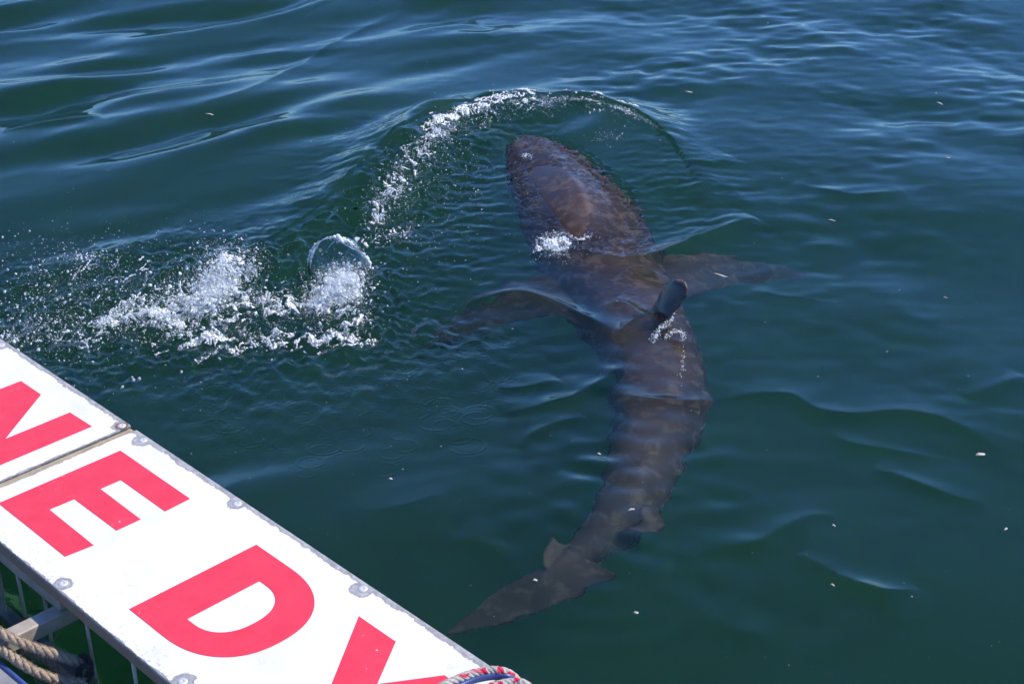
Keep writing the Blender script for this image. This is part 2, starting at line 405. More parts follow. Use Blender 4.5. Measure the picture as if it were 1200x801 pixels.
def field(scale, n=24, seed=0):
    "smooth random field, about unit variance"
    r = np.random.default_rng(seed); z = np.zeros_like(X)
    for i in range(n):
        k = 2 * math.pi / (scale * math.exp(r.normal() * .35)); th = r.uniform(0, 6.283)
        z += np.sin(k * (math.cos(th) * X + math.sin(th) * Y) + r.uniform(0, 6.283))
    return z * math.sqrt(2.0 / n)

def near_line(path, reach, width_cells=None):
    "distance (signed: + on the far side), arc fraction, index mask of a polyline on the grid"
    x0, x1 = path[:, 0].min() - reach, path[:, 0].max() + reach; y0, y1 = path[:, 1].min() - reach, path[:, 1].max() + reach
    i0, i1 = np.searchsorted(XS, [x0, x1]); j0, j1 = np.searchsorted(YS, [y0, y1])
    sl = (slice(j0, j1), slice(i0, i1)); gx, gy = X[sl], Y[sl]
    best = np.full(gx.shape, 1e9); sg = np.zeros(gx.shape); fr = np.zeros(gx.shape)
    seg = np.linalg.norm(np.diff(path[:, :2], axis=0), axis=1); cum = np.r_[0, np.cumsum(seg)]
    for k in range(len(path) - 1):
        a, b = path[k, :2], path[k + 1, :2]; d = b - a; L2 = d @ d + 1e-12
        t = np.clip(((gx - a[0]) * d[0] + (gy - a[1]) * d[1]) / L2, 0, 1)
        ex, ey = gx - a[0] - t * d[0], gy - a[1] - t * d[1]; q = ex * ex + ey * ey; m = q < best
        best = np.where(m, q, best); sg = np.where(m, d[0] * ey - d[1] * ex, sg); fr = np.where(m, (cum[k] + t * seg[k]) / cum[-1], fr)
    return sl, np.sqrt(best) * np.where(sg >= 0, 1, -1), fr

# open-water chop: crests lean up to the right on one side, down to the right on the other
mL = sstep(.9, -1.1, X - .05 * (Y - 7)); farm = sstep(5.0, 8.5, Y)
WL = waves((.28, 1.1), 122, 17, .165, 40, 1) + waves((.12, .28), 118, 28, .022, 26, 2)
WR = waves((.25, 1.2), 80, 24, .060, 34, 3) + waves((.09, .26), 84, 40, .052, 34, 4)
patch = np.clip(.75 + .35 * field(1.6, 18, 5), .25, 1.5)
calm = .42 + .58 * sstep(5.3, 8.2, Y)
Z = (WL * mL + WR * (1 - mL)) * patch * calm + waves((1.6, 4.0), 100, 30, .03, 10, 6) * (CELL < .9)
Z += waves((.07, .20), 95, 50, .020, 44, 41) * np.clip(.7 + .5 * field(.9, 18, 42), .15, 1.6) * sstep(11, 9, Y) * (1 - .75 * mL * sstep(5.8, 7.2, Y))

# bow wave thrown up round the head
BOW = catmull([at(*p, .05) for p in [(215, 318), (300, 282), (370, 240), (425, 193), (470, 157), (520, 132), (575, 119), (640, 115), (700, 120), (748, 137), (784, 163), (808, 195), (822, 232)]], 8)
sl, d, fr = near_line(BOW, 1.3)
amp = .088 * np.sin(np.pi * np.clip(fr, 0, 1)) ** .8 * (1 - .55 * sstep(.66, .95, fr)) * (1 - .45 * sstep(.45, .15, fr)) * (1 + .12 * field(.35, 14, 8)[sl])
wid_in = .30 + .05 * field(.5, 12, 9)[sl]
prof = np.where(d > 0, np.exp(-(d / .17) ** 2), np.exp(-(np.abs(d) / wid_in) ** 1.7))
inside = (d < 0) * sstep(1.0, .5, np.abs(d)) * sstep(.0, .12, fr) * sstep(1.0, .80, fr)
Z[sl] = Z[sl] * (1 - .65 * inside) + amp * prof + .0
Z[sl] += .010 * (d < -.05) * np.exp(-((d + .22) / .25) ** 2) * field(.12, 30, 10)[sl] * sstep(.75, .3, fr) * sstep(.0, .1, fr)

# creases and small standing ridges: path in the photo, height, width near side, width far side
CR = [([(835, 466), (880, 462), (925, 462), (955, 480), (1000, 487), (1060, 484), (1110, 495), (1150, 515), (1190, 538)], .0095, .045, .13),
      ([(965, 502), (1000, 520), (1050, 528), (1100, 537)], .005, .03, .08), ([(790, 657), (880, 645), (910, 630), (950, 608), (980, 606)], .007, .03, .10),
      ([(935, 655), (975, 680), (1000, 692), (1030, 707), (1062, 742)], .0075, .02, .08), ([(1000, 692), (1035, 703), (1075, 697)], .005, .015, .05),
      ([(1025, 546), (1080, 570), (1120, 585), (1155, 591)], .006, .025, .09), ([(590, 482), (640, 474), (680, 461), (716, 438), (735, 420)], .011, .03, .09),
      ([(610, 526), (622, 510), (650, 497), (685, 486)], .007, .02, .06), ([(580, 449), (615, 450), (655, 441)], .006, .02, .09),
      ([(716, 458), (750, 466), (795, 470), (838, 467)], .0075, .022, .09), ([(640, 283), (690, 296), (735, 304), (780, 296), (830, 275), (885, 256)], .022, .05, .09),
      ([(545, 350), (600, 340), (645, 349), (690, 372), (728, 392)], .012, .05, .07), ([(715, 348), (735, 356), (752, 372)], .012, .03, .05),
      ([(535, 642), (560, 646), (600, 652)], .005, .03, .12), ([(830, 738), (870, 748), (905, 756)], .005, .04, .14), ([(215, 134), (290, 110), (340, 80), (400, 42), (470, 8)], .007, .07, .12),
      ([(0, 158), (60, 150), (120, 141)], .012, .05, .1), ([(130, 185), (200, 170), (260, 150)], .009, .05, .1), ([(800, 212), (830, 200), (860, 190)], .004, .04, .09),
      ([(930, 215), (1000, 232), (1060, 228)], .006, .05, .1), ([(1130, 465), (1165, 455), (1200, 440)], .006, .04, .09), ([(520, 585), (480, 600), (430, 610)], .0025, .03, .1),
      ([(722, 396), (745, 384), (770, 373), (786, 369)], .030, .022, .06), ([(880, 335), (930, 345), (985, 352)], .005, .05, .1), ([(735, 312), (752, 318), (778, 327)], .026, .03, .03)]
for pts, a, wn, wf in CR:
    path = catmull([at(*p, 0) for p in pts], 6); sl, d, fr = near_line(path, .5)
    wf *= .68; a *= 1.75; w = np.where(d > 0, wf, wn); e = np.sqrt(d * d + .012 ** 2) - .012
    Z[sl] += a * np.exp(-(e / w)) * np.sin(np.pi * fr) ** .6 * 1.15

# lively little wavelets over the hind body break up its outline
c_ = at(720, 565, 0); lively = np.exp(-(((X - c_[0]) / .45) ** 2 + ((Y - c_[1]) / .95) ** 2))
Z += lively * waves((.10, .24), 88, 45, .085, 40, 51)
# droplet rings
RG = [(558, 487, .050), (579, 474, .062), (548, 521, .062), (537, 508, .055), (565, 483, .03), (295, 513, .042), (402, 542, .070), (264, 528, .030), (362, 502, .05), (380, 520, .06),
      (585, 391, .045), (592, 408, .05), (512, 490, .065), (520, 470, .05), (474, 520, .045), (245, 515, .025), (310, 484, .045), (355, 480, .04), (438, 484, .05), (565, 459, .04), (420, 436, .03), (448, 405, .03)]
for _ in range(95):
    px, py = rng.uniform(225, 600), rng.normal(455, 48)
    if 385 < py < 560 and py < 395 + .9 * abs(px - 120): RG.append((px, py, rng.uniform(.018, .065)))
for _ in range(40):
    RG.append((rng.uniform(430, 600), rng.uniform(365, 440), rng.uniform(.02, .05)))
for px, py, r0 in RG:
    c = at(px, py, 0); lam = .016 + .09 * r0; k = 2 * math.pi / lam
    i0, i1 = np.searchsorted(XS, [c[0] - .2, c[0] + .2]); j0, j1 = np.searchsorted(YS, [c[1] - .2, c[1] + .2])
    ex_, ey_ = X[j0:j1, i0:i1] - c[0], Y[j0:j1, i0:i1] - c[1]; r = np.hypot(ex_, ey_); lop = .65 + .35 * np.sin(np.arctan2(ey_, ex_) + rng.uniform(0, 6.3))
    Z[j0:j1, i0:i1] += lop * rng.uniform(.10, .55) / k * np.cos(k * (r - r0)) * np.exp(-((r - r0) / (lam * .62)) ** 2) * sstep(.0, .012, r)

# churned water round the splash, spray-pocked water, ruffled water inside the bow wave
def blob(px, py, rx, ry, sharp=1.0):
    c = at(px, py, 0); return np.exp(-(((X - c[0]) / rx) ** 2 + ((Y - c[1]) / ry) ** 2) ** sharp)
churn = np.clip(blob(230, 345, .45, .45) + blob(395, 335, .25, .35) + .8 * blob(330, 385, .6, .25) + .7 * blob(60, 370, .5, .45), 0, 1)
f1, f2 = field(.22, 40, 21), field(.075, 60, 22)
Z += churn * (.017 * f1 * (1 - .3 * np.abs(f1)) + .0055 * f2)
pock = np.clip(blob(330, 450, .55, .45) + .8 * blob(500, 400, .5, .35) + .8 * blob(470, 290, .5, .8) + .5 * blob(120, 430, .4, .4), 0, 1)
Z += pock * (.00022 * field(.034, 60, 23) + .0012 * field(.13, 40, 24))
ruf = np.clip(blob(480, 250, .5, .9) + .6 * blob(800, 235, .35, .7), 0, 1)
Z += ruf * (waves((.06, .17), 95, 24, .13, 30, 25) + .002 * field(.10, 40, 26))

# over the head the water is only a wrinkled film, and the crown of the head is dry
i0, i1 = np.searchsorted(XS, [-.6, 1.3]); j0, j1 = np.searchsorted(YS, [4.9, 8.2])
top = np.full((j1 - j0, i1 - i0), -9.0)
for jj in range(j0, j1):
    for ii in range(i0, i1):
        if Y[jj, ii] < 5.6: continue
        h = BODY.ray_cast(Vector((X[jj, ii], Y[jj, ii], 1.0)), Vector((0, 0, -1)))
        if h[0] is not None: top[jj - j0, ii - i0] = h[0].z
sl = (slice(j0, j1), slice(i0, i1)); gx, gy = X[sl], Y[sl]
dry_path = np.array([at(*p, .035) for p in [(626, 196), (644, 211), (660, 228), (672, 246), (677, 264)]])
dry_w = np.array([.03, .07, .085, .065, .035])
dp = catmull(np.column_stack([dry_path, dry_w]), 5)
best = np.full(top.shape, 9.0); bdx = np.zeros_like(best); bdy = np.zeros_like(best)
for p in dp:
    q = np.hypot(gx - p[0], (gy - p[1]) * .8) / p[3]; m = q < best; best = np.where(m, q, best); bdx = np.where(m, gx - p[0], bdx); bdy = np.where(m, gy - p[1], bdy)
dry = sstep(1.3, .65, best + .05 * field(.10, 30, 31)[sl])
ang = np.arctan2(bdy, bdx); rad_ = np.hypot(bdx, bdy)
stri = np.sin(26 * ang + 2.2 * field(.16, 24, 35)[sl]) * sstep(.06, .16, rad_)
f3 = field(.045, 60, 32)[sl]; leftside = sstep(.05, -.12, gx - .02)
wr = .0060 * f3 * (.5 + leftside) + .0038 * stri + .0022 * field(.026, 60, 33)[sl] - .003 * np.abs(field(.08, 40, 34)[sl])
thick = -.003 + .010 * sstep(.75, 2.4, best); wr = wr * sstep(.95, 2.2, best) * (.12 + .88 * sstep(6.05, 6.40, gy))
film = top + thick + np.maximum(wr, -.004)
z0 = Z[sl] + wr * sstep(-.16, -.03, top)
mx = .5 * (z0 + film + np.sqrt((z0 - film) ** 2 + .008 ** 2)); k_ = sstep(-.16, -.07, top)
new = np.where(top > -1, z0 * (1 - k_) + mx * k_, z0)
new = np.where((top > -1) & (best < 1), np.minimum(new, top + thick), new)
Z[sl] = new

def wz(x, y):
    "water height at points"
    x, y = np.asarray(x), np.asarray(y)
    i = np.clip(np.searchsorted(XS, x) - 1, 0, len(XS) - 2); j = np.clip(np.searchsorted(YS, y) - 1, 0, len(YS) - 2)
    u = (x - XS[i]) / (XS[i + 1] - XS[i]); v = (y - YS[j]) / (YS[j + 1] - YS[j])
    return Z[j, i] * (1 - u) * (1 - v) + Z[j, i + 1] * u * (1 - v) + Z[j + 1, i] * (1 - u) * v + Z[j + 1, i + 1] * u * v

nx, ny = len(XS), len(YS); idx = np.arange(nx * ny).reshape(ny, nx)
quads = np.stack([idx[:-1, :-1], idx[:-1, 1:], idx[1:, 1:], idx[1:, :-1]], -1).reshape(-1, 4)
rim = np.concatenate([idx[0, :], idx[1:, -1], idx[-1, :-1][::-1], idx[1:-1, 0][::-1]])
co = np.stack([X, Y, Z], -1).reshape(-1, 3); low = co[rim].copy(); low[:, 2] = -9.0
b0 = len(co); m = len(rim); k = np.arange(m); k1 = (k + 1) % m
side = np.stack([rim[k1], rim[k], b0 + k, b0 + k1], 1)
cen = b0 + m; low = np.vstack([low, [[0, 0, -9.0]]])
bot = np.stack([b0 + k1, b0 + k, np.full(m, cen)], 1)
wme = mesh_arrays('water', np.vstack([co, low]), [quads, side, bot])
water = link('water', wme, None, M_WATER); water['kind'] = 'structure'
sb = bmesh.new(); bmesh.ops.create_grid(sb, x_segments=40, y_segments=40, size=400)
for v in sb.verts: v.co.z = -8.0 + .25 * math.sin(v.co.x * .9) * math.cos(v.co.y * .7)
seabed = link('seabed', bm_mesh('seabed', sb, True), None, mat_plain('sand', (0.16, 0.15, 0.11), .9, 0, .4, .8)); seabed['kind'] = 'structure'

# ------------------------------------------------------------------ dive cage with the lettered float panels
ZP = .30                                                  # top of the panels above the water
O3 = at(160, 503, ZP); E3 = at(573.7, 778.7, ZP); CU = (E3 - O3) / np.linalg.norm(E3 - O3); CV = np.array([CU[1], -CU[0], 0])
def uv(px, py, z):
    d = at(px, py, z) - O3; return d @ CU, d @ CV
cage = empty('dive_cage', (O3[0], O3[1], 0)); cage.rotation_euler.z = math.atan2(CU[1], CU[0])
tag(cage, 'steel dive cage topped by white float panels with big red letters', 'cage')
def cbox(name, u0, u1, v0, v1, z0, z1, mat, parent=cage, bev=.003):
    return link(name, bm_mesh(name, box_bm(u0, u1, -v1, -v0, z0, z1, bev)), parent, mat)
VW = .614
M_STEEL_DK = mat_steel('edge_steel', (0.30, 0.205, 0.15), .25, .6)
M_STEEL = mat_steel('galvanised_steel', (0.54, 0.455, 0.37), .30, .36)
M_RUSTY = mat_steel('rusty_steel', (0.34, 0.31, 0.28), .85, .5)
M_ROD = mat_steel('rod_steel', (0.52, 0.45, 0.38), .45, .35)
M_RED = mat_red()
M_SCREW = mat_steel('screw_zinc', (0.66, 0.65, 0.64), .12, .5)
M_RUSTRING = mat_plain('rust_stain', (0.30, 0.17, 0.08), .8, 0, .5, 60)
def panel(u0, u1, dz, tilt=0.0):
    bm = bmesh.new()
    # the plate as a grid so that it can be slightly buckled at its edges
    nu, nv = 90, 20; top = []; r = np.random.default_rng(int(u1 * 100) + 500)
    bm2 = box_bm(u0, u1, -VW, 0, ZP - .010, ZP, .0025)
    bm.free()
    me = bm_mesh('float_panel', bm2)
    o = link('float_panel', me, cage, mat_panel_neg(u0, u1)); o.location.z = dz; o.rotation_euler.x = tilt; return o
def mat_panel_neg(u0, u1):
    m = mat_panel(u0, u1, VW); t = m.node_tree
    for n in t.nodes:                                     # object y runs outwards: flip it so that 0 is the outer edge
        if n.bl_idname == 'ShaderNodeSeparateXYZ':
            f = t.nodes.new('ShaderNodeMath'); f.operation = 'MULTIPLY'; f.inputs[1].default_value = -1.0
            tgt = [l.to_socket for l in n.outputs[1].links]
            for q in tgt: t.links.new(f.outputs[0], q)
            t.links.new(n.outputs[1], f.inputs[0])
    return m
P2 = panel(0.0, 1.95, 0.0); P1 = panel(-1.7, -.030, .004, .004)
P2['label'] = 'white float panel with red letters E, D and Y'; P1['label'] = 'white float panel with a red letter N'
def letter(name_lab, outline, holes, parent):
    bm = bmesh.new(); loops = [outline] + holes
    for lp in loops:
        vs_ = [bm.verts.new((p[0], -p[1], ZP + .0012)) for p in lp]
        for i in range(len(vs_)): bm.edges.new((vs_[i], vs_[(i + 1) % len(vs_)]))
    bmesh.ops.triangle_fill(bm, use_beauty=True, use_dissolve=False, edges=bm.edges[:])
    bmesh.ops.recalc_face_normals(bm, faces=bm.faces)
    r = bmesh.ops.extrude_face_region(bm, geom=bm.faces[:])
    for g in r['geom']:
        if isinstance(g, bmesh.types.BMVert): g.co.z = ZP - .003
    o = link('letter', bm_mesh('letter', bm), parent, M_RED); o['label'] = name_lab; return o
letter('red letter N', [(-.533, .104), (-.405, .103), (-.236, .326), (-.236, .096), (-.109, .092), (-.109, .52), (-.237, .52), (-.406, .297), (-.406, .52), (-.533, .52)], [], P1)
letter('red letter E', [(.073, .1055), (.449, .1055), (.453, .1955), (.2185, .196), (.2175, .2655), (.438, .2685), (.4375, .349), (.211, .3495), (.208, .430), (.4545, .434), (.446, .520), (.073, .520)], [], P2)
def dee(u0, uc, a, v0, v1, e, n=36):
    c, b = (v0 + v1) / 2, (v1 - v0) / 2; pts = [(u0, v0)]
    for t in np.linspace(-math.pi / 2, math.pi / 2, n):
        pts.append((uc + a * abs(math.cos(t)) ** (2 / e), c + b * math.copysign(abs(math.sin(t)) ** (2 / e), math.sin(t))))
    return pts + [(u0, v1)]
letter('red letter D', dee(.775, .93, .238, .106, .523, 2.3), [dee(.919, .945, .112, .2025, .4375, 2.3)], P2)
letter('red letter Y', [(1.2274, .108), (1.376, .108), (1.4687, .250), (1.5615, .108), (1.71, .108), (1.539, .344), (1.539, .522), (1.3985, .522), (1.3985, .344)], [], P2)
def screw_mesh():
    bm = bmesh.new(); prof = [(.0, .0026), (.0035, .0024), (.0045, .0036), (.0085, .0036), (.0115, .0024), (.0160, .0018), (.0170, .0)]
    K = 24; rings = []
    for r, z in prof[1:]: rings.append([bm.verts.new((r * math.cos(2 * math.pi * j / K), r * math.sin(2 * math.pi * j / K), z)) for j in range(K)])
    c = bm.verts.new((0, 0, prof[0][1]))
    for j in range(K): bm.faces.new((c, rings[0][j], rings[0][(j + 1) % K]))
    for a, b in zip(rings, rings[1:]):
        for j in range(K): bm.faces.new((a[j], b[j], b[(j + 1) % K], a[(j + 1) % K]))
    return bm_mesh('screw', bm, True)
SCREW = screw_mesh(); SCREW.materials.append(M_SCREW)
RINGB = bmesh.new(); bmesh.ops.create_circle(RINGB, cap_ends=True, segments=24, radius=.0215); RING = bm_mesh('rust_ring', RINGB); RING.materials.append(M_RUSTRING)
for par, u, v, rust in [(P1, -.046, .0235, 1), (P2, .070, .022, 0), (P2, .568, .0225, 0), (P2, 1.143, .0235, 0), (P2, 1.70, .0235, 0), (P2, .551, .588, 0), (P2, 1.119, .588, 0), (P2, 1.68, .588, 0), (P2, .03, .588, 0), (P1, -.812, .024, 0)]:
    s_ = bpy.data.objects.new('screw', SCREW); COL.objects.link(s_); s_.parent = par; s_.scale = (.8, .8, .8); s_.location = (u, -v, ZP + (.0008 if rust else -.0004))
    if rust:
        q = bpy.data.objects.new('rust_ring', RING); COL.objects.link(q); q.parent = par; q.location = (u, -v, ZP + .0008)
# frame below the panels
M_TAN = mat_plain('seam_strip', (0.46, 0.36, 0.24), .7, 0, .35, 25)
cbox('seam_strip', -.0265, -.001, .006, VW - .004, ZP - .040, ZP - .0035, M_TAN)
cbox('inner_rail', -1.7, 1.95, VW - .047, VW - .003, ZP - .052, ZP - .0105, M_STEEL_DK, bev=.005)
cbox('outer_rail', -1.7, 1.95, .002, .046, ZP - .060, ZP - .0105, M_STEEL, bev=.005)
bu0, bv0 = uv(55, 713, .205); bu1, _ = uv(67, 721, .205)
BU = (bu0 + bu1) / 2
cbox('lower_rail', -1.7, BU + .01, VW - .050, VW - .012, ZP - .102, ZP - .0545, M_STEEL, bev=.004)
cbox('cross_beam', BU - .024, BU + .024, VW - .30, 1.60, .158, .2055, M_STEEL, bev=.004)
# upright rods of the inner side and the rusty rail they stand on
ru, rv = uv(52, 757, .02)
cbox('foot_rail', -1.7, 1.95, rv - .02, rv + .02, -.02, .022, M_RUSTY, bev=.004)
def rod(u, v, z0, z1, bend=0.0):
    zz = np.linspace(z0, z1, 10); p = np.column_stack([u + bend * np.sin((zz - z0) / (z1 - z0) * math.pi), np.full(10, -v), zz])
    link('rod', tube_mesh('rod', p, .0055, 8), cage, M_ROD)
for px, py, z, b in [(2, 690, .15, .01), (44, 712, .15, 0.0), (102, 745, .17, .012), (155, 792, .17, 0.0)]:
    u_, v_ = uv(px, py, z); rod(u_, VW - .03, -1.7, ZP - .03, b)
for k in range(6): rod(-1.45 + k * .62, .024, -1.7, ZP - .03)
u_, v_ = uv(4, 717, .02); rod(u_, rv, .0, .26, .008)
for uu in (-1.6, 1.85):
    cbox('corner_post', uu - .02, uu + .02, .004, .044, -1.8, ZP - .055, M_STEEL); cbox('corner_post', uu - .02, uu + .02, VW - .046, VW - .006, -1.8, ZP - .055, M_STEEL)
cbox('bottom_rail', -1.62, 1.87, VW - .046, VW - .006, -1.84, -1.8, M_STEEL); cbox('bottom_rail', -1.62, 1.87, .004, .044, -1.84, -1.8, M_STEEL)

# ------------------------------------------------------------------ ropes, blue edge of the boat
def rope_mesh(name, path, R, strands=3, pitch=.075, sides=7, fuzz=0.0):
    path = catmull(path, 14); seg = np.linalg.norm(np.diff(path, axis=0), axis=1); s = np.r_[0, np.cumsum(seg)]
    n = max(int(s[-1] / .006), 12); q = np.linspace(0, s[-1], n); path = np.column_stack([np.interp(q, s, path[:, k]) for k in range(3)])
    T = np.gradient(path, axis=0); T /= np.linalg.norm(T, axis=1)[:, None]
    N = np.cross(T, [0, 0, 1.0]); N /= np.linalg.norm(N, axis=1)[:, None]; B = np.cross(T, N)
    V, Fq, Ft = [], [], []; r = np.random.default_rng(3); off = 0
    for k in range(strands):
        a = q / pitch * 2 * math.pi + k * 2 * math.pi / strands
        wob = 1 + .08 * np.sin(q * 90 + k)
        c = path + (np.cos(a) * R * .5 * wob)[:, None] * N + (np.sin(a) * R * .5 * wob)[:, None] * B
        co_, f_ = tube_arrays(c, R * .56 * (1 + .06 * r.normal(size=n)), sides, False); V.append(co_); Fq.append(np.array(f_) + off); off += len(co_)
    if fuzz:
        m_ = int(s[-1] * fuzz); ii = r.integers(0, n, m_); a = r.uniform(0, 6.283, m_)
        d = np.cos(a)[:, None] * N[ii] + np.sin(a)[:, None] * B[ii]; b_ = path[ii] + d * R * .95
        tip = b_ + d * R * r.uniform(.15, .45, m_)[:, None] + T[ii] * (R * r.normal(size=m_) * .6)[:, None]; w_ = T[ii] * .0009
        V.append(np.stack([b_ - w_, b_ + w_, tip], 1).reshape(-1, 3)); Ft.append(off + np.arange(3 * m_).reshape(-1, 3)); off += 3 * m_
    return mesh_arrays(name, np.vstack(V), [np.vstack(Fq)] + Ft)
M_HEMP = mat_rope('hemp_rope', (0.56, 0.43, 0.30), (0.24, 0.17, 0.115))
M_DARKROPE = mat_rope('tarred_twine', (0.07, 0.055, 0.05), (0.025, 0.02, 0.02))
M_FLECK = mat_rope('flecked_rope', (0.60, 0.55, 0.48), (0.33, 0.29, 0.25), True)
M_BLUE = mat_plain('blue_paint', (0.06, 0.10, 0.30), .35, 0, .3)
M_GREYP = mat_plain('grey_deck', (0.30, 0.30, 0.31), .6, 0, .3)
def px_path(pts): return [at(*p) for p in pts]
rope = empty('mooring_rope', at(60, 780, .05)); rope_o = Vector(at(60, 780, .05))
tag(rope, 'frayed tan rope strands lashed over the cage beam', 'rope')
def rope_part(name, pts, R, mat, **kw):
    me = rope_mesh(name, px_path(pts), R, **kw); me.transform(Matrix.Translation(-rope_o)); return link(name, me, rope, mat)
rope_part('rope_strand', [(-70, 690, .24), (-25, 722, .235), (5, 743, .225), (35, 756, .20), (70, 768, .17), (96, 777, .13)], .0130, M_HEMP, fuzz=6000)
rope_part('rope_strand', [(-70, 722, .22), (-20, 744, .205), (20, 773, .18), (50, 790, .15), (80, 798, .12), (100, 800, .10)], .0130, M_HEMP, fuzz=6000)
rope_part('rope_strand', [(-5, 745, .165), (30, 762, .13), (52, 772, .10), (68, 784, .08), (88, 800, .06)], .0115, M_HEMP, fuzz=6000)
rope_part('twine_lashing', [(90, 772, .13), (98, 768, .15), (106, 776, .14), (104, 790, .11), (96, 797, .10), (92, 786, .12), (101, 779, .145), (107, 788, .12), (100, 800, .08)], .008, M_DARKROPE, fuzz=4000)
rope2 = tag(link('flecked_rope', rope_mesh('flecked_rope', px_path([(470, 838, ZP + .013), (505, 812, ZP + .013), (540, 794, ZP + .014), (570, 786, ZP + .014), (592, 787, ZP + .012), (606, 797, ZP - .02), (612, 812, ZP - .07)]), .0120, strands=4, pitch=.06), None, M_FLECK),
            'pale rope with red flecks wrapped across the white panel by the letter Y', 'rope')
rope3 = tag(link('flecked_rope', rope_mesh('flecked_rope', px_path([(500, 846, ZP + .013), (535, 824, ZP + .013), (572, 806, ZP + .014), (600, 799, ZP + .014), (618, 803, ZP + .010), (632, 816, ZP - .04)]), .0120, strands=4, pitch=.06), None, M_FLECK),
            'second turn of red flecked rope round the corner of the white panel', 'rope')
band = tag(link('blue_strap', tube_mesh('blue_strap', catmull(px_path([(500, 826, ZP + .006), (545, 800, ZP + .006), (575, 791, ZP + .008), (596, 792, ZP + .006), (610, 803, ZP - .03)]), 6), .008, 8), None, M_BLUE),
           'blue cord lying between the two turns of flecked rope', 'cord')
# boat's edge: painted plate with a blue lip
ba, bb = at(-60, 726, .16), at(60, 828, .16); bd = (bb - ba) / np.linalg.norm(bb - ba); bn = np.array([bd[1], -bd[0], 0])
bm = bmesh.new(); vsq = []
for z in (.158, .10):
    vsq.append([bm.verts.new(Vector(ba + bd * a + bn * b + np.array([0, 0, z - .16]))) for a, b in ((-1.2, .006), (1.5, .006), (1.5, .9), (-1.2, .9))])
bm.faces.new(vsq[0]); bm.faces.new(vsq[1][::-1])
for j in range(4): bm.faces.new((vsq[0][j], vsq[1][j], vsq[1][(j + 1) % 4], vsq[0][(j + 1) % 4]))
boat = empty('boat_platform', ba); tag(boat, 'grey boat platform edge with blue painted lip below the frayed rope', 'boat')
me = bm_mesh('deck_plate', bm); me.transform(Matrix.Translation(-Vector(ba))); link('deck_plate', me, boat, M_GREYP)
me = tube_mesh('edge_lip', np.array([ba + bd * t for t in np.linspace(-1.2, 1.5, 20)]) - ba, .0065, 12); link('edge_lip', me, boat, M_BLUE)

# ------------------------------------------------------------------ spray, foam, bubble
def ico(sub):
    bm = bmesh.new(); bmesh.ops.create_icosphere(bm, subdivisions=sub, radius=1.0); bm.verts.index_update()
    v = np.array([x.co[:] for x in bm.verts]); f = np.array([[q.index for q in p.verts] for p in bm.faces]); bm.free(); return v, f
ICO1, ICO2 = ico(1), ico(2)
def drops_mesh(name, pos, rad, squash=.3, hi=.004):
    pos, rad = np.asarray(pos), np.asarray(rad); V, Fs = [], []; off = 0
    for (bv, bf), msk in ((ICO1, rad < hi), (ICO2, rad >= hi)):
        p, r = pos[msk], rad[msk]
        if not len(p): continue
        n = len(p); sc_ = 1 + squash * rng.normal(size=(n, 1, 3)).clip(-1.5, 1.5)
        Q, _ = np.linalg.qr(rng.normal(size=(n, 3, 3)))
        v = np.einsum('nij,nkj->nki', Q, bv[None] * sc_) * r[:, None, None] + p[:, None]
        V.append(v.reshape(-1, 3)); Fs.append((bf[None] + (np.arange(n) * len(bv))[:, None, None]).reshape(-1, 3) + off); off += n * len(bv)
    return mesh_arrays(name, np.vstack(V), [np.vstack(Fs)])
def prad(n, rmin, rmax, al=2.2): rmin *= .85; rmax *= .9; al += .3; return np.clip(rmin * (1 - rng.random(n)) ** (-1 / al), rmin, rmax)
def cloud(px, py, sx, sy, n, z0, z1, rmin, rmax, rot=0.0, on_water=True, al=2.2):
    "drops round a photo pixel, spread in pixels, at heights z0..z1 over the local water"
    a, b = rng.normal(size=n) * sx, rng.normal(size=n) * sy; c, s = math.cos(rot), math.sin(rot)
    h = z0 + (z1 - z0) * rng.random(n) ** 2
    base = np.array([at(px + c * u - s * v, py + s * u + c * v, 0) for u, v in zip(a, b)])
    out = np.array([at(px + c * u - s * v, py + s * u + c * v, q + float(wz(p[0], p[1]))) for u, v, q, p in zip(a, b, h, base)])
    return out, prad(n, rmin, rmax, al)
def along(pts, n, spread, z0, z1, rmin, rmax, al=2.2, clump=0.0):
    P = catmull(np.array(pts, float), 10); seg = np.r_[0, np.cumsum(np.linalg.norm(np.diff(P, axis=0), axis=1))]
    t = rng.random(n) * seg[-1]
    if clump: cs = rng.random(int(clump)) * seg[-1]; t = np.clip(cs[rng.integers(0, int(clump), n)] + rng.normal(size=n) * seg[-1] * .018, 0, seg[-1])
    x, y = np.interp(t, seg, P[:, 0]) + rng.normal(size=n) * spread, np.interp(t, seg, P[:, 1]) + rng.normal(size=n) * spread * .8
    out = []
    for a, b in zip(x, y):
        p = at(a, b, 0.03); h = float(wz(p[0], p[1])); p = at(a, b, h); h = float(wz(p[0], p[1])); out.append(at(a, b, h + z0 + (z1 - z0) * rng.random() ** 2))
    return np.array(out), prad(n, rmin, rmax, al)
def cat(*L): return np.vstack([l[0] for l in L]), np.concatenate([l[1] for l in L])
def chains(n, px0, px1, py0, py1, ang, length, z, r0):
    ps, rs = [], []
    for _ in range(n):
        x, y = rng.uniform(px0, px1), rng.uniform(py0, py1); a = math.radians(ang + rng.normal() * 14); L = length * rng.uniform(.4, 1.3); m_ = int(L / 1.0) + 3
        zz = rng.uniform(*z); cur = rng.normal() * .02
        for i in range(m_):
            t = i * L / m_; p = at(x + math.cos(a + cur * t) * t, y - math.sin(a + cur * t) * t, zz + .0004 * i); ps.append(p + rng.normal(size=3) * .0015); rs.append(r0 * rng.uniform(.6, 1.3))
    return np.array(ps), np.array(rs)

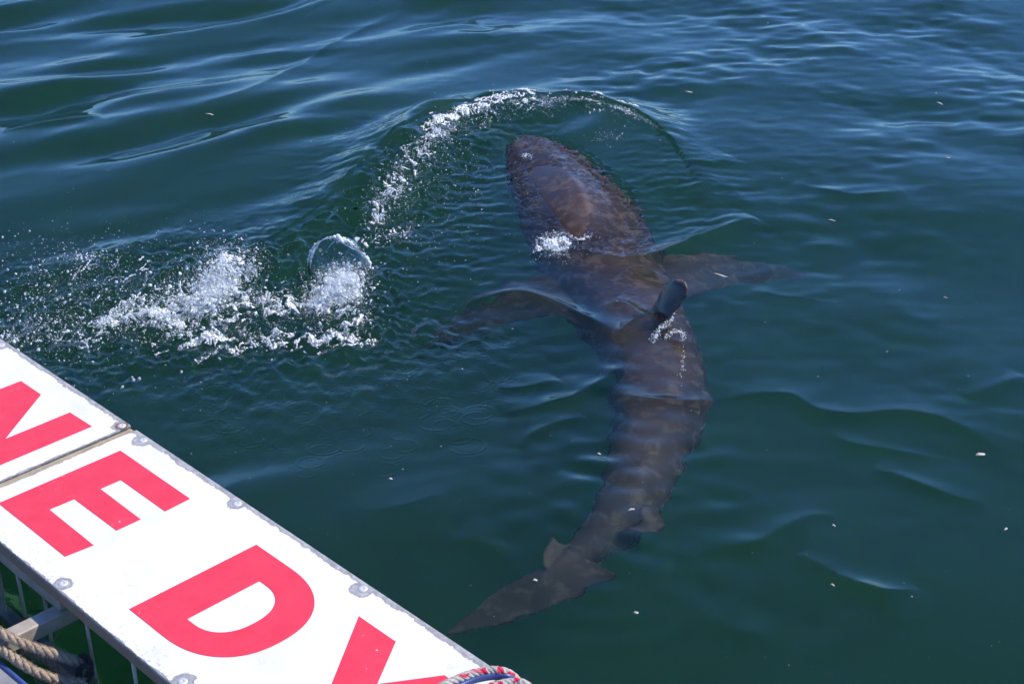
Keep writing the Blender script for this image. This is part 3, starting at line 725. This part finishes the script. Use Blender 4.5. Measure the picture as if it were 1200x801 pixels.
KS = [(2 * math.pi / l, rng.uniform(0, 6.283), rng.uniform(0, 6.283)) for l in np.exp(rng.uniform(math.log(.05), math.log(.16), 26))]
def stringy(data, w=.42, keep=.12):
    "thin a cloud of drops to filaments: what is near the zero lines of a random field stays"
    p, r = data; z = sum(np.sin(k * (math.cos(a) * p[:, 0] + math.sin(a) * p[:, 1] * .8) + b + 6 * p[:, 2]) for k, a, b in KS) * math.sqrt(2 / len(KS))
    m = (np.abs(z) < w * (.6 + .8 * rng.random(len(z)))) | (rng.random(len(z)) < keep); return p[m], r[m]
def stuff(name, data, mat, label, cat_, **kw):
    return tag(link(name, drops_mesh(name, *data, **kw), None, mat), label, cat_, None, 'stuff')
def worley(x, y, cell, seed):
    "distance to the nearest and second nearest random point"
    r = np.random.default_rng(seed); n = 512; jx, jy = r.random((n, n)), r.random((n, n))
    u, v = x / cell, y / cell; iu, iv = np.floor(u).astype(int), np.floor(v).astype(int)
    f1 = np.full(x.shape, 9.0); f2 = f1.copy()
    for a in (-1, 0, 1):
        for b in (-1, 0, 1):
            qa, qb = (iu + a) % n, (iv + b) % n; d = np.hypot(iu + a + jx[qa, qb] - u, iv + b + jy[qa, qb] - v)
            f2 = np.where(d < f1, f1, np.minimum(f2, d)); f1 = np.minimum(f1, d)
    return f1, f2
def rnd(x, y, sc_, seed, n=16):
    r = np.random.default_rng(seed); z = 0
    for _ in range(n):
        k = 2 * math.pi / (sc_ * math.exp(r.normal() * .4)); th = r.uniform(0, 6.283); z = z + np.sin(k * (math.cos(th) * x + math.sin(th) * y) + r.uniform(0, 6.283))
    return z * math.sqrt(2 / n)
def lace(name, parent_or_none, env_pts, spread, bias, seed, label, cat_, step=.0026, lift=.006):
    "connected foam: a fine patch of the water surface, kept where a cellular pattern and the envelope allow"
    P = [(at(px, py, 0), w, a) for px, py, w, a in env_pts]
    xs = np.arange(min(p[0][0] - 3 * p[1] for p in P), max(p[0][0] + 3 * p[1] for p in P), step); ys = np.arange(min(p[0][1] - 5 * p[1] for p in P), max(p[0][1] + 5 * p[1] for p in P), step * 1.3)
    gx, gy = np.meshgrid(xs, ys); env = np.zeros_like(gx)
    for c, w, a in P: env = np.maximum(env, a * np.exp(-(((gx - c[0]) / w) ** 2 + ((gy - c[1]) / (w * spread)) ** 2)))
    wx, wy = gx + .012 * rnd(gx, gy, .09, seed), gy + .012 * rnd(gx, gy, .09, seed + 1)
    f1, f2 = worley(wx, wy * .8, .034, seed + 2); g1, g2 = worley(wx + 3, wy * .8, .015, seed + 3)
    web = 1 - np.minimum((f2 - f1) * 2.4, 1); web2 = 1 - np.minimum((g2 - g1) * 2.0, 1)
    s_ = .55 * web + .35 * web2 + .28 * rnd(gx, gy, .07, seed + 4) + .22 * rnd(gx, gy, .22, seed + 5) + 1.5 * env - bias
    s_ = np.where(env > .06, s_, -1); z = wz(gx.ravel(), gy.ravel()).reshape(gx.shape)
    h = np.clip(s_, 0, 1) * lift * (1 + .7 * rnd(gx, gy, .012, seed + 6)); z = z + np.where(s_ > 0, .0012 + h, -.002)
    ny_, nx_ = gx.shape; ix = np.arange(nx_ * ny_).reshape(ny_, nx_); k_ = s_ > 0
    kf = k_[:-1, :-1] | k_[1:, :-1] | k_[:-1, 1:] | k_[1:, 1:]
    q = np.stack([ix[:-1, :-1], ix[:-1, 1:], ix[1:, 1:], ix[1:, :-1]], -1)[kf]; us, inv = np.unique(q, return_inverse=True)
    me = mesh_arrays(name, np.stack([gx, gy, z], -1).reshape(-1, 3)[us], [inv.reshape(q.shape)])
    return tag(link(name, me, None, M_LACE), label, cat_, None, 'stuff')
def pixels_line(pts, w, a, n=6): return [(p[0], p[1], w, a) for p in catmull(np.array(pts, float), n)]
lace('foam_lace', None, pixels_line([(470, 195), (490, 170), (520, 149), (560, 134), (610, 125), (660, 122), (705, 127), (740, 139)], .045, .62) + pixels_line([(500, 163), (535, 148), (575, 136), (620, 128)], .055, .82), 2.2, 1.80, 100, 'lacy white foam streaked along the top of the bow wave', 'foam')
lace('foam_lace', None, pixels_line([(520, 160), (500, 184), (480, 205), (458, 232), (436, 262)], .06, .72) + pixels_line([(425, 284), (450, 277), (475, 272)], .045, .68, 4), 2.4, 1.82, 120, 'lacy white foam trailing from the bow wave towards the bubble', 'foam')
lace('foam_lace', None, [(254, 336, .09, 1.15), (222, 352, .11, .95), (270, 312, .08, .8), (190, 366, .10, .85), (150, 362, .06, .7), (130, 376, .05, .65)] + pixels_line([(190, 388), (230, 393), (270, 389), (310, 394), (360, 392), (430, 388)], .06, .64, 4) + pixels_line([(270, 358), (310, 352), (350, 354)], .07, .68, 4), 1.5, 1.62, 140, 'churned white foam lying under the broken splash', 'foam', lift=.014)
lace('foam_lace', None, [(402, 342, .075, 1.2), (380, 350, .06, .95), (415, 362, .06, .8), (405, 372, .05, .7)], 1.6, 1.52, 160, 'white foam spread on the water below the clear bubble', 'foam', lift=.016)
lace('foam_lace', None, [(646, 285, .045, 1.1), (662, 281, .04, .85), (630, 289, .03, .8), (680, 276, .035, .7)], 1.5, 1.52, 180, 'small patch of churned foam on the shark neck', 'foam', lift=.012)
def sheet(px, py, ang, L, Hh, lean, seed):
    "torn sheet of water thrown up from the surface, full of holes"
    base = at(px, py, 0); n, m_ = int(L / .003), int(Hh / .003) + 4; u, v = np.meshgrid(np.linspace(0, 1, n), np.linspace(0, 1, m_))
    a = math.radians(ang); bx = base[0] + (u - .5) * L * math.cos(a); by = base[1] + (u - .5) * L * math.sin(a)
    hh = Hh * np.sin(np.pi * np.clip(u, .02, .98)) ** .6 * (1 + .35 * rnd(u * L, 0 * u, .05, seed)); lx = lean * v ** 1.5
    x = bx - math.sin(a) * lx * hh + .010 * rnd(u * L, v * Hh, .06, seed + 1); y = by + math.cos(a) * lx * hh + .010 * rnd(u * L, v * Hh, .06, seed + 2)
    z = wz(x.ravel(), y.ravel()).reshape(x.shape) * (1 - v) + hh * v * (1 - .25 * v) - .003
    f1, f2 = worley(u * L + 7, v * Hh, .022, seed + 3); keep = (f2 - f1) * 1.3 - .55 + .9 * v + .35 * rnd(u * L, v * Hh, .03, seed + 4) < .35
    ix = np.arange(n * m_).reshape(m_, n); q = np.stack([ix[:-1, :-1], ix[:-1, 1:], ix[1:, 1:], ix[1:, :-1]], -1)[keep[:-1, :-1]]; us, inv = np.unique(q, return_inverse=True)
    return np.stack([x, y, z], -1).reshape(-1, 3)[us], inv.reshape(q.shape)
V_, F_, off = [], [], 0
for k, (px, py, ang, L, Hh, ln) in enumerate([(262, 348, 20, .20, .075, .5), (240, 352, -15, .18, .06, -.4), (278, 330, 55, .15, .085, .3), (222, 362, 10, .20, .045, .6), (196, 372, 30, .16, .04, -.5), (250, 338, 80, .12, .08, .4), (160, 370, 38, .12, .03, .4), (290, 318, -30, .10, .05, .4), (392, 352, 5, .16, .06, .4), (412, 350, -40, .12, .055, -.5), (378, 356, 40, .12, .045, .5), (404, 344, 10, .13, .075, .2)]):
    c_, q_ = sheet(px, py, ang, L, Hh, ln, 300 + 9 * k); V_.append(c_); F_.append(q_ + off); off += len(c_)
tag(link('torn_water', mesh_arrays('torn_water', np.vstack(V_), [np.vstack(F_)]), None, M_DROP), 'torn sheets of water thrown up in the white splash', 'splash', None, 'stuff')
# foam on the bow wave
stuff('bow_foam', cat(stringy(along([(455, 215), (480, 178), (515, 150), (560, 132), (610, 122), (660, 119), (705, 124), (745, 138)], 6500, 6, -.002, .008, .0011, .0052, 2.3, 70), .3, .06),
                      along([(520, 138), (560, 126), (610, 119), (660, 117), (705, 121), (748, 136), (770, 150)], 1100, 1.6, .0, .008, .0011, .0045, 2.3, 60),
                      stringy(along([(500, 162), (540, 145), (590, 130), (640, 125)], 3400, 7, -.002, .016, .0011, .0055, 2.3, 25), .35, .1),
                      stringy(along([(530, 150), (505, 178), (480, 200), (455, 232), (430, 268)], 7000, 11, -.002, .010, .0011, .0052, 2.3, 55), .3, .06),
                      stringy(along([(425, 285), (445, 278), (470, 275), (485, 262)], 700, 6, -.002, .01, .0011, .0045, 2.4, 10)),
                      cloud(715, 160, 10, 4, 70, 0, .004, .0012, .004), cloud(515, 195, 34, 24, 420, 0, .004, .001, .0034), cloud(480, 250, 45, 35, 380, 0, .004, .001, .003)),
      M_FOAM, 'white bubbly foam along the crest of the bow wave ahead of the shark', 'foam', squash=.45)
stuff('head_foam', cat(stringy(cloud(648, 284, 11, 5, 2200, -.004, .028, .0011, .005), .5, .2), stringy(cloud(668, 276, 15, 3, 700, -.004, .012, .001, .004), .4), stringy(cloud(652, 298, 14, 5, 600, -.004, .006, .001, .004)), cloud(617, 182, 3.0, 1.4, 60, .0, .006, .0016, .0045)),
      M_FOAM, 'clump of white foam breaking over the nape of the shark', 'foam', squash=.45)
stuff('fin_foam', cat(along([(786, 366), (784, 378), (774, 384), (768, 392), (764, 400)], 260, 2.2, .0, .010, .0012, .0048), along([(778, 395), (790, 388), (800, 390), (800, 398)], 170, 2.4, 0, .008, .0012, .0045), cloud(800, 425, 2, 10, 60, 0, .003, .001, .0026)),
      M_FOAM, 'string of white drops trailing from the shark back fin', 'foam', squash=.45)
# the broken splash beside the panel
stuff('splash_foam', cat(cloud(254, 334, 10, 9, 2200, -.002, .05, .0011, .006), stringy(cloud(250, 330, 26, 18, 8000, -.004, .09, .0011, .0078, -.5), .34, .05), stringy(cloud(212, 354, 38, 16, 6500, -.004, .05, .0011, .0078, -.3), .30, .05), stringy(cloud(265, 308, 20, 13, 4200, .0, .10, .0011, .0055), .4),
                         stringy(cloud(180, 372, 30, 10, 4200, -.004, .03, .0011, .0055), .3, .05), stringy(along([(190, 385), (225, 392), (262, 388), (300, 395), (350, 392), (430, 388)], 4600, 6, -.003, .012, .001, .0045, 2.4, 40), .35, .08),
                         stringy(along([(262, 355), (300, 352), (330, 355), (365, 350)], 2200, 8, -.003, .012, .001, .0045), .35, .08), along([(110, 385), (140, 362), (165, 350), (190, 345)], 800, 3.5, 0, .02, .0012, .005, 2.4, 12),
                         along([(230, 425), (252, 412), (262, 405), (270, 410)], 180, 1.6, 0, .01, .0012, .0045), stringy(cloud(300, 375, 62, 15, 5200, -.003, .01, .001, .004), .25, .05), cloud(100, 300, 12, 4, 170, .02, .05, .0012, .005)),
      M_FOAM, 'broken white splash on the water beyond the panel with letter N', 'splash', squash=.45)
stuff('spray_flecks', cat(stringy(cloud(75, 345, 55, 34, 2600, .0, .14, .0011, .0062, .1), .42, .12), stringy(cloud(45, 388, 40, 13, 1800, .0, .05, .0011, .006), .40, .12), cloud(150, 330, 60, 32, 420, .0, .14, .0011, .005), chains(10, 70, 170, 300, 380, 35, 14, (.02, .1), .0028), chains(14, 0, 140, 378, 402, 5, 12, (.0, .03), .0026)),
      M_FOAM, 'white flecks of spray over the water between splash and panel with letter N', 'spray', squash=.45)
stuff('spray_drops', cat(cloud(70, 345, 60, 40, 700, .0, .16, .0012, .0065, 0, True, 2.0), cloud(40, 390, 36, 16, 400, .0, .06, .0012, .006), cloud(190, 330, 75, 38, 560, .0, .18, .0012, .005),
                         cloud(120, 420, 60, 22, 150, .0, .08, .0012, .006), cloud(420, 330, 70, 45, 420, .0, .03, .001, .0038), cloud(520, 170, 60, 40, 180, .0, .05, .001, .0034),
                         cloud(160, 445, 3, 2, 3, .02, .06, .005, .008), cloud(700, 135, 45, 15, 60, .0, .05, .001, .0034), chains(9, 60, 190, 310, 385, 38, 16, (.02, .12), .0024)),
      M_DROP, 'scattered drops of spray flying over the water left of the bubble', 'spray')
# dome of clear water with foam inside its foot
bc = at(397, 313, 0.0); BR = .128
BPH = np.random.default_rng(8).uniform(0, 6.28, 8)
def bubble_w(a, th):
    return 1 + .075 * math.sin(a + BPH[4]) * math.cos(th) + .045 * math.sin(3 * a + BPH[0]) * math.cos(2 * th + BPH[1]) + .03 * math.sin(5 * a + BPH[2] + 3 * th) + .016 * math.sin(9 * a + 7 * th + BPH[3])
def dome():
    bm = bmesh.new(); K, J = 72, 26; shells = []
    fz = np.random.default_rng(8); ph = fz.uniform(0, 6.28, 8)
    for r0 in (BR, BR - .0035):
        g = []
        for j in range(J + 1):
            th = -.25 + (math.pi / 2 + .25) * j / J
            row = []
            for k in range(K):
                a = 2 * math.pi * k / K
                w = bubble_w(a, th) if j < J - 1 else 1 + .3 * (bubble_w(a, th) - 1)
                row.append(bm.verts.new((r0 * w * math.cos(th) * math.cos(a), r0 * w * math.cos(th) * math.sin(a), r0 * w * math.sin(th) * 1.02)))
            g.append(row)
        shells.append(g)
        for j in range(J - 1):
            for k in range(K): bm.faces.new((g[j][k], g[j][(k + 1) % K], g[j + 1][(k + 1) % K], g[j + 1][k]))
        c = bm.verts.new((0, 0, r0)); 
        for k in range(K): bm.faces.new((g[J - 1][k], g[J - 1][(k + 1) % K], c))
        for v in g[J]: bm.verts.remove(v)
    for k in range(K): bm.faces.new((shells[0][0][k], shells[1][0][k], shells[1][0][(k + 1) % K], shells[0][0][(k + 1) % K]))
    return bm_mesh('water_film', bm, True)
bub = empty('water_bubble', bc); tag(bub, 'clear dome shaped water bubble rising out of white foam', 'bubble')
link('water_film', dome(), bub, M_FILM)
# thick bright rim beads on the dome, seen edge-on from any side: a meridian collar of drops
rp, rr = [], []
for _ in range(520):
    a = rng.normal() * .05 + rng.choice([0.0]); t = rng.uniform(-.05, math.pi + .05)
    p = np.array([math.cos(t), math.sin(a) * .5 + .05, math.sin(t) * 1.0]); p /= np.linalg.norm(p)
    w_ = bubble_w(math.atan2(p[1], p[0]), math.asin(p[2])); rp.append(p * (BR * w_ + rng.normal() * .003)); rr.append(rng.uniform(.0014, .0050) * (1 + .7 * math.sin(5 * t + 1)))
link('rim_beads', drops_mesh('rim_beads', np.array(rp), np.array(rr)), bub, M_FOAM)['kind'] = 'stuff'
stuff('bubble_foam', cat(cloud(402, 332, 9, 10, 4600, -.004, .06, .0011, .006), stringy(cloud(400, 335, 17, 14, 8200, -.004, .07, .0011, .006), .5, .1), stringy(cloud(404, 320, 15, 6, 1600, .0, .06, .0011, .006), .5, .1), stringy(cloud(382, 345, 17, 14, 2600, -.004, .03, .0011, .005), .4), stringy(cloud(372, 352, 8, 5, 700, -.004, .02, .001, .0045)), stringy(cloud(415, 365, 15, 12, 1200, -.003, .01, .001, .004), .3)),
      M_FOAM, 'heap of white foam at the foot of the clear bubble', 'foam', squash=.45)

# ------------------------------------------------------------------ floating scraps
M_SCRAP = mat_plain('pale_scrap', (0.60, 0.53, 0.45), .6, 0, .35, 80)
def scrap(px, py, L, Wd, ang, label):
    L *= .8; Wd *= .75
    bm = bmesh.new(); n = 9; r = np.random.default_rng(int(px * 7 + py)); rows = []
    for z in (.0035, .0012):
        up, dn = [], []
        for i in range(n):
            t = i / (n - 1); w = Wd * (math.sin(math.pi * (.08 + .84 * t)) ** .7) * r.uniform(.6, 1.2); c = .12 * L * math.sin(2.5 * t + px)
            up.append(bm.verts.new(((t - .5) * L, c + w * .5, z + .002 * math.sin(5 * t)))); dn.append(bm.verts.new(((t - .5) * L, c - w * .5, z + .002 * math.sin(5 * t))))
        rows.append((up, dn))
    (u0, d0), (u1, d1) = rows
    for i in range(n - 1):
        bm.faces.new((u0[i], d0[i], d0[i + 1], u0[i + 1])); bm.faces.new((u1[i], u1[i + 1], d1[i + 1], d1[i]))
        bm.faces.new((u0[i], u0[i + 1], u1[i + 1], u1[i])); bm.faces.new((d0[i], d1[i], d1[i + 1], d0[i + 1]))
    for i in (0, n - 1): bm.faces.new((u0[i], u1[i], d1[i], d0[i]))
    p = at(px, py, 0); h = float(wz(p[0], p[1])); p = at(px, py, h); o = link('floating_scrap', bm_mesh('floating_scrap', bm, True), None, M_SCRAP)
    o.location = (p[0], p[1], float(wz(p[0], p[1]))); o.rotation_euler.z = math.radians(ang)
    tag(o, label, 'scrap', 'pale scraps floating on the water')
SHARED = 'small pale scrap floating on open green water'
for a in [(845, 322, .075, .014, -25, 'long white scrap floating over the right pectoral fin of the shark'), (1149, 533, .045, .022, 5, 'largest cream scrap floating alone on dark green water'),
          (807, 107, .05, .016, 0, 'pale scrap floating just beyond the end of the bow wave'), (245, 131, .06, .014, -20, 'pinkish scrap floating on the blue rippled water'), (740, 598, .030, .012, 20, 'white scrap floating over the rear body of the shark'),
          (1101, 122, .05, .016, -40, 'crooked pale scrap floating on small crossing ripples'), (627, 680, .018, .014, 0, 'tiny pale scrap floating over the tail of the shark'), (745, 718, .020, .016, 30, 'pale scrap floating beside the tail of the shark'), (458, 562, .016, .012, 0, 'pale scrap floating between the ring ripples and the panel edge'), (977, 616, .014, .010, 0, SHARED),
          (1178, 620, .028, .010, 60, SHARED), (976, 683, .014, .012, 0, SHARED), (702, 532, .016, .012, 0, 'pale crumb floating above the middle of the shark back'), (1111, 186, .03, .01, 5, SHARED), (1108, 349, .02, .012, 15, SHARED), (975, 259, .04, .012, 0, SHARED)]: scrap(*a)
n = 400; ps = np.array([at(rng.uniform(0, 1200), rng.uniform(5, 800), 0) for _ in range(n)]); ps[:, 2] = wz(ps[:, 0], ps[:, 1]) + .0005
dd = ps - O3; uu, vv_ = dd @ CU, dd @ CV; keep = vv_ < -.1; ps = ps[keep]
stuff('floating_specks', (ps, np.clip(.0009 * (1 - rng.random(len(ps))) ** -.42, .0009, .0034) * (.6 + ps[:, 1] * .06)), M_SCRAP, 'tiny pale specks strewn over the whole water surface', 'specks')
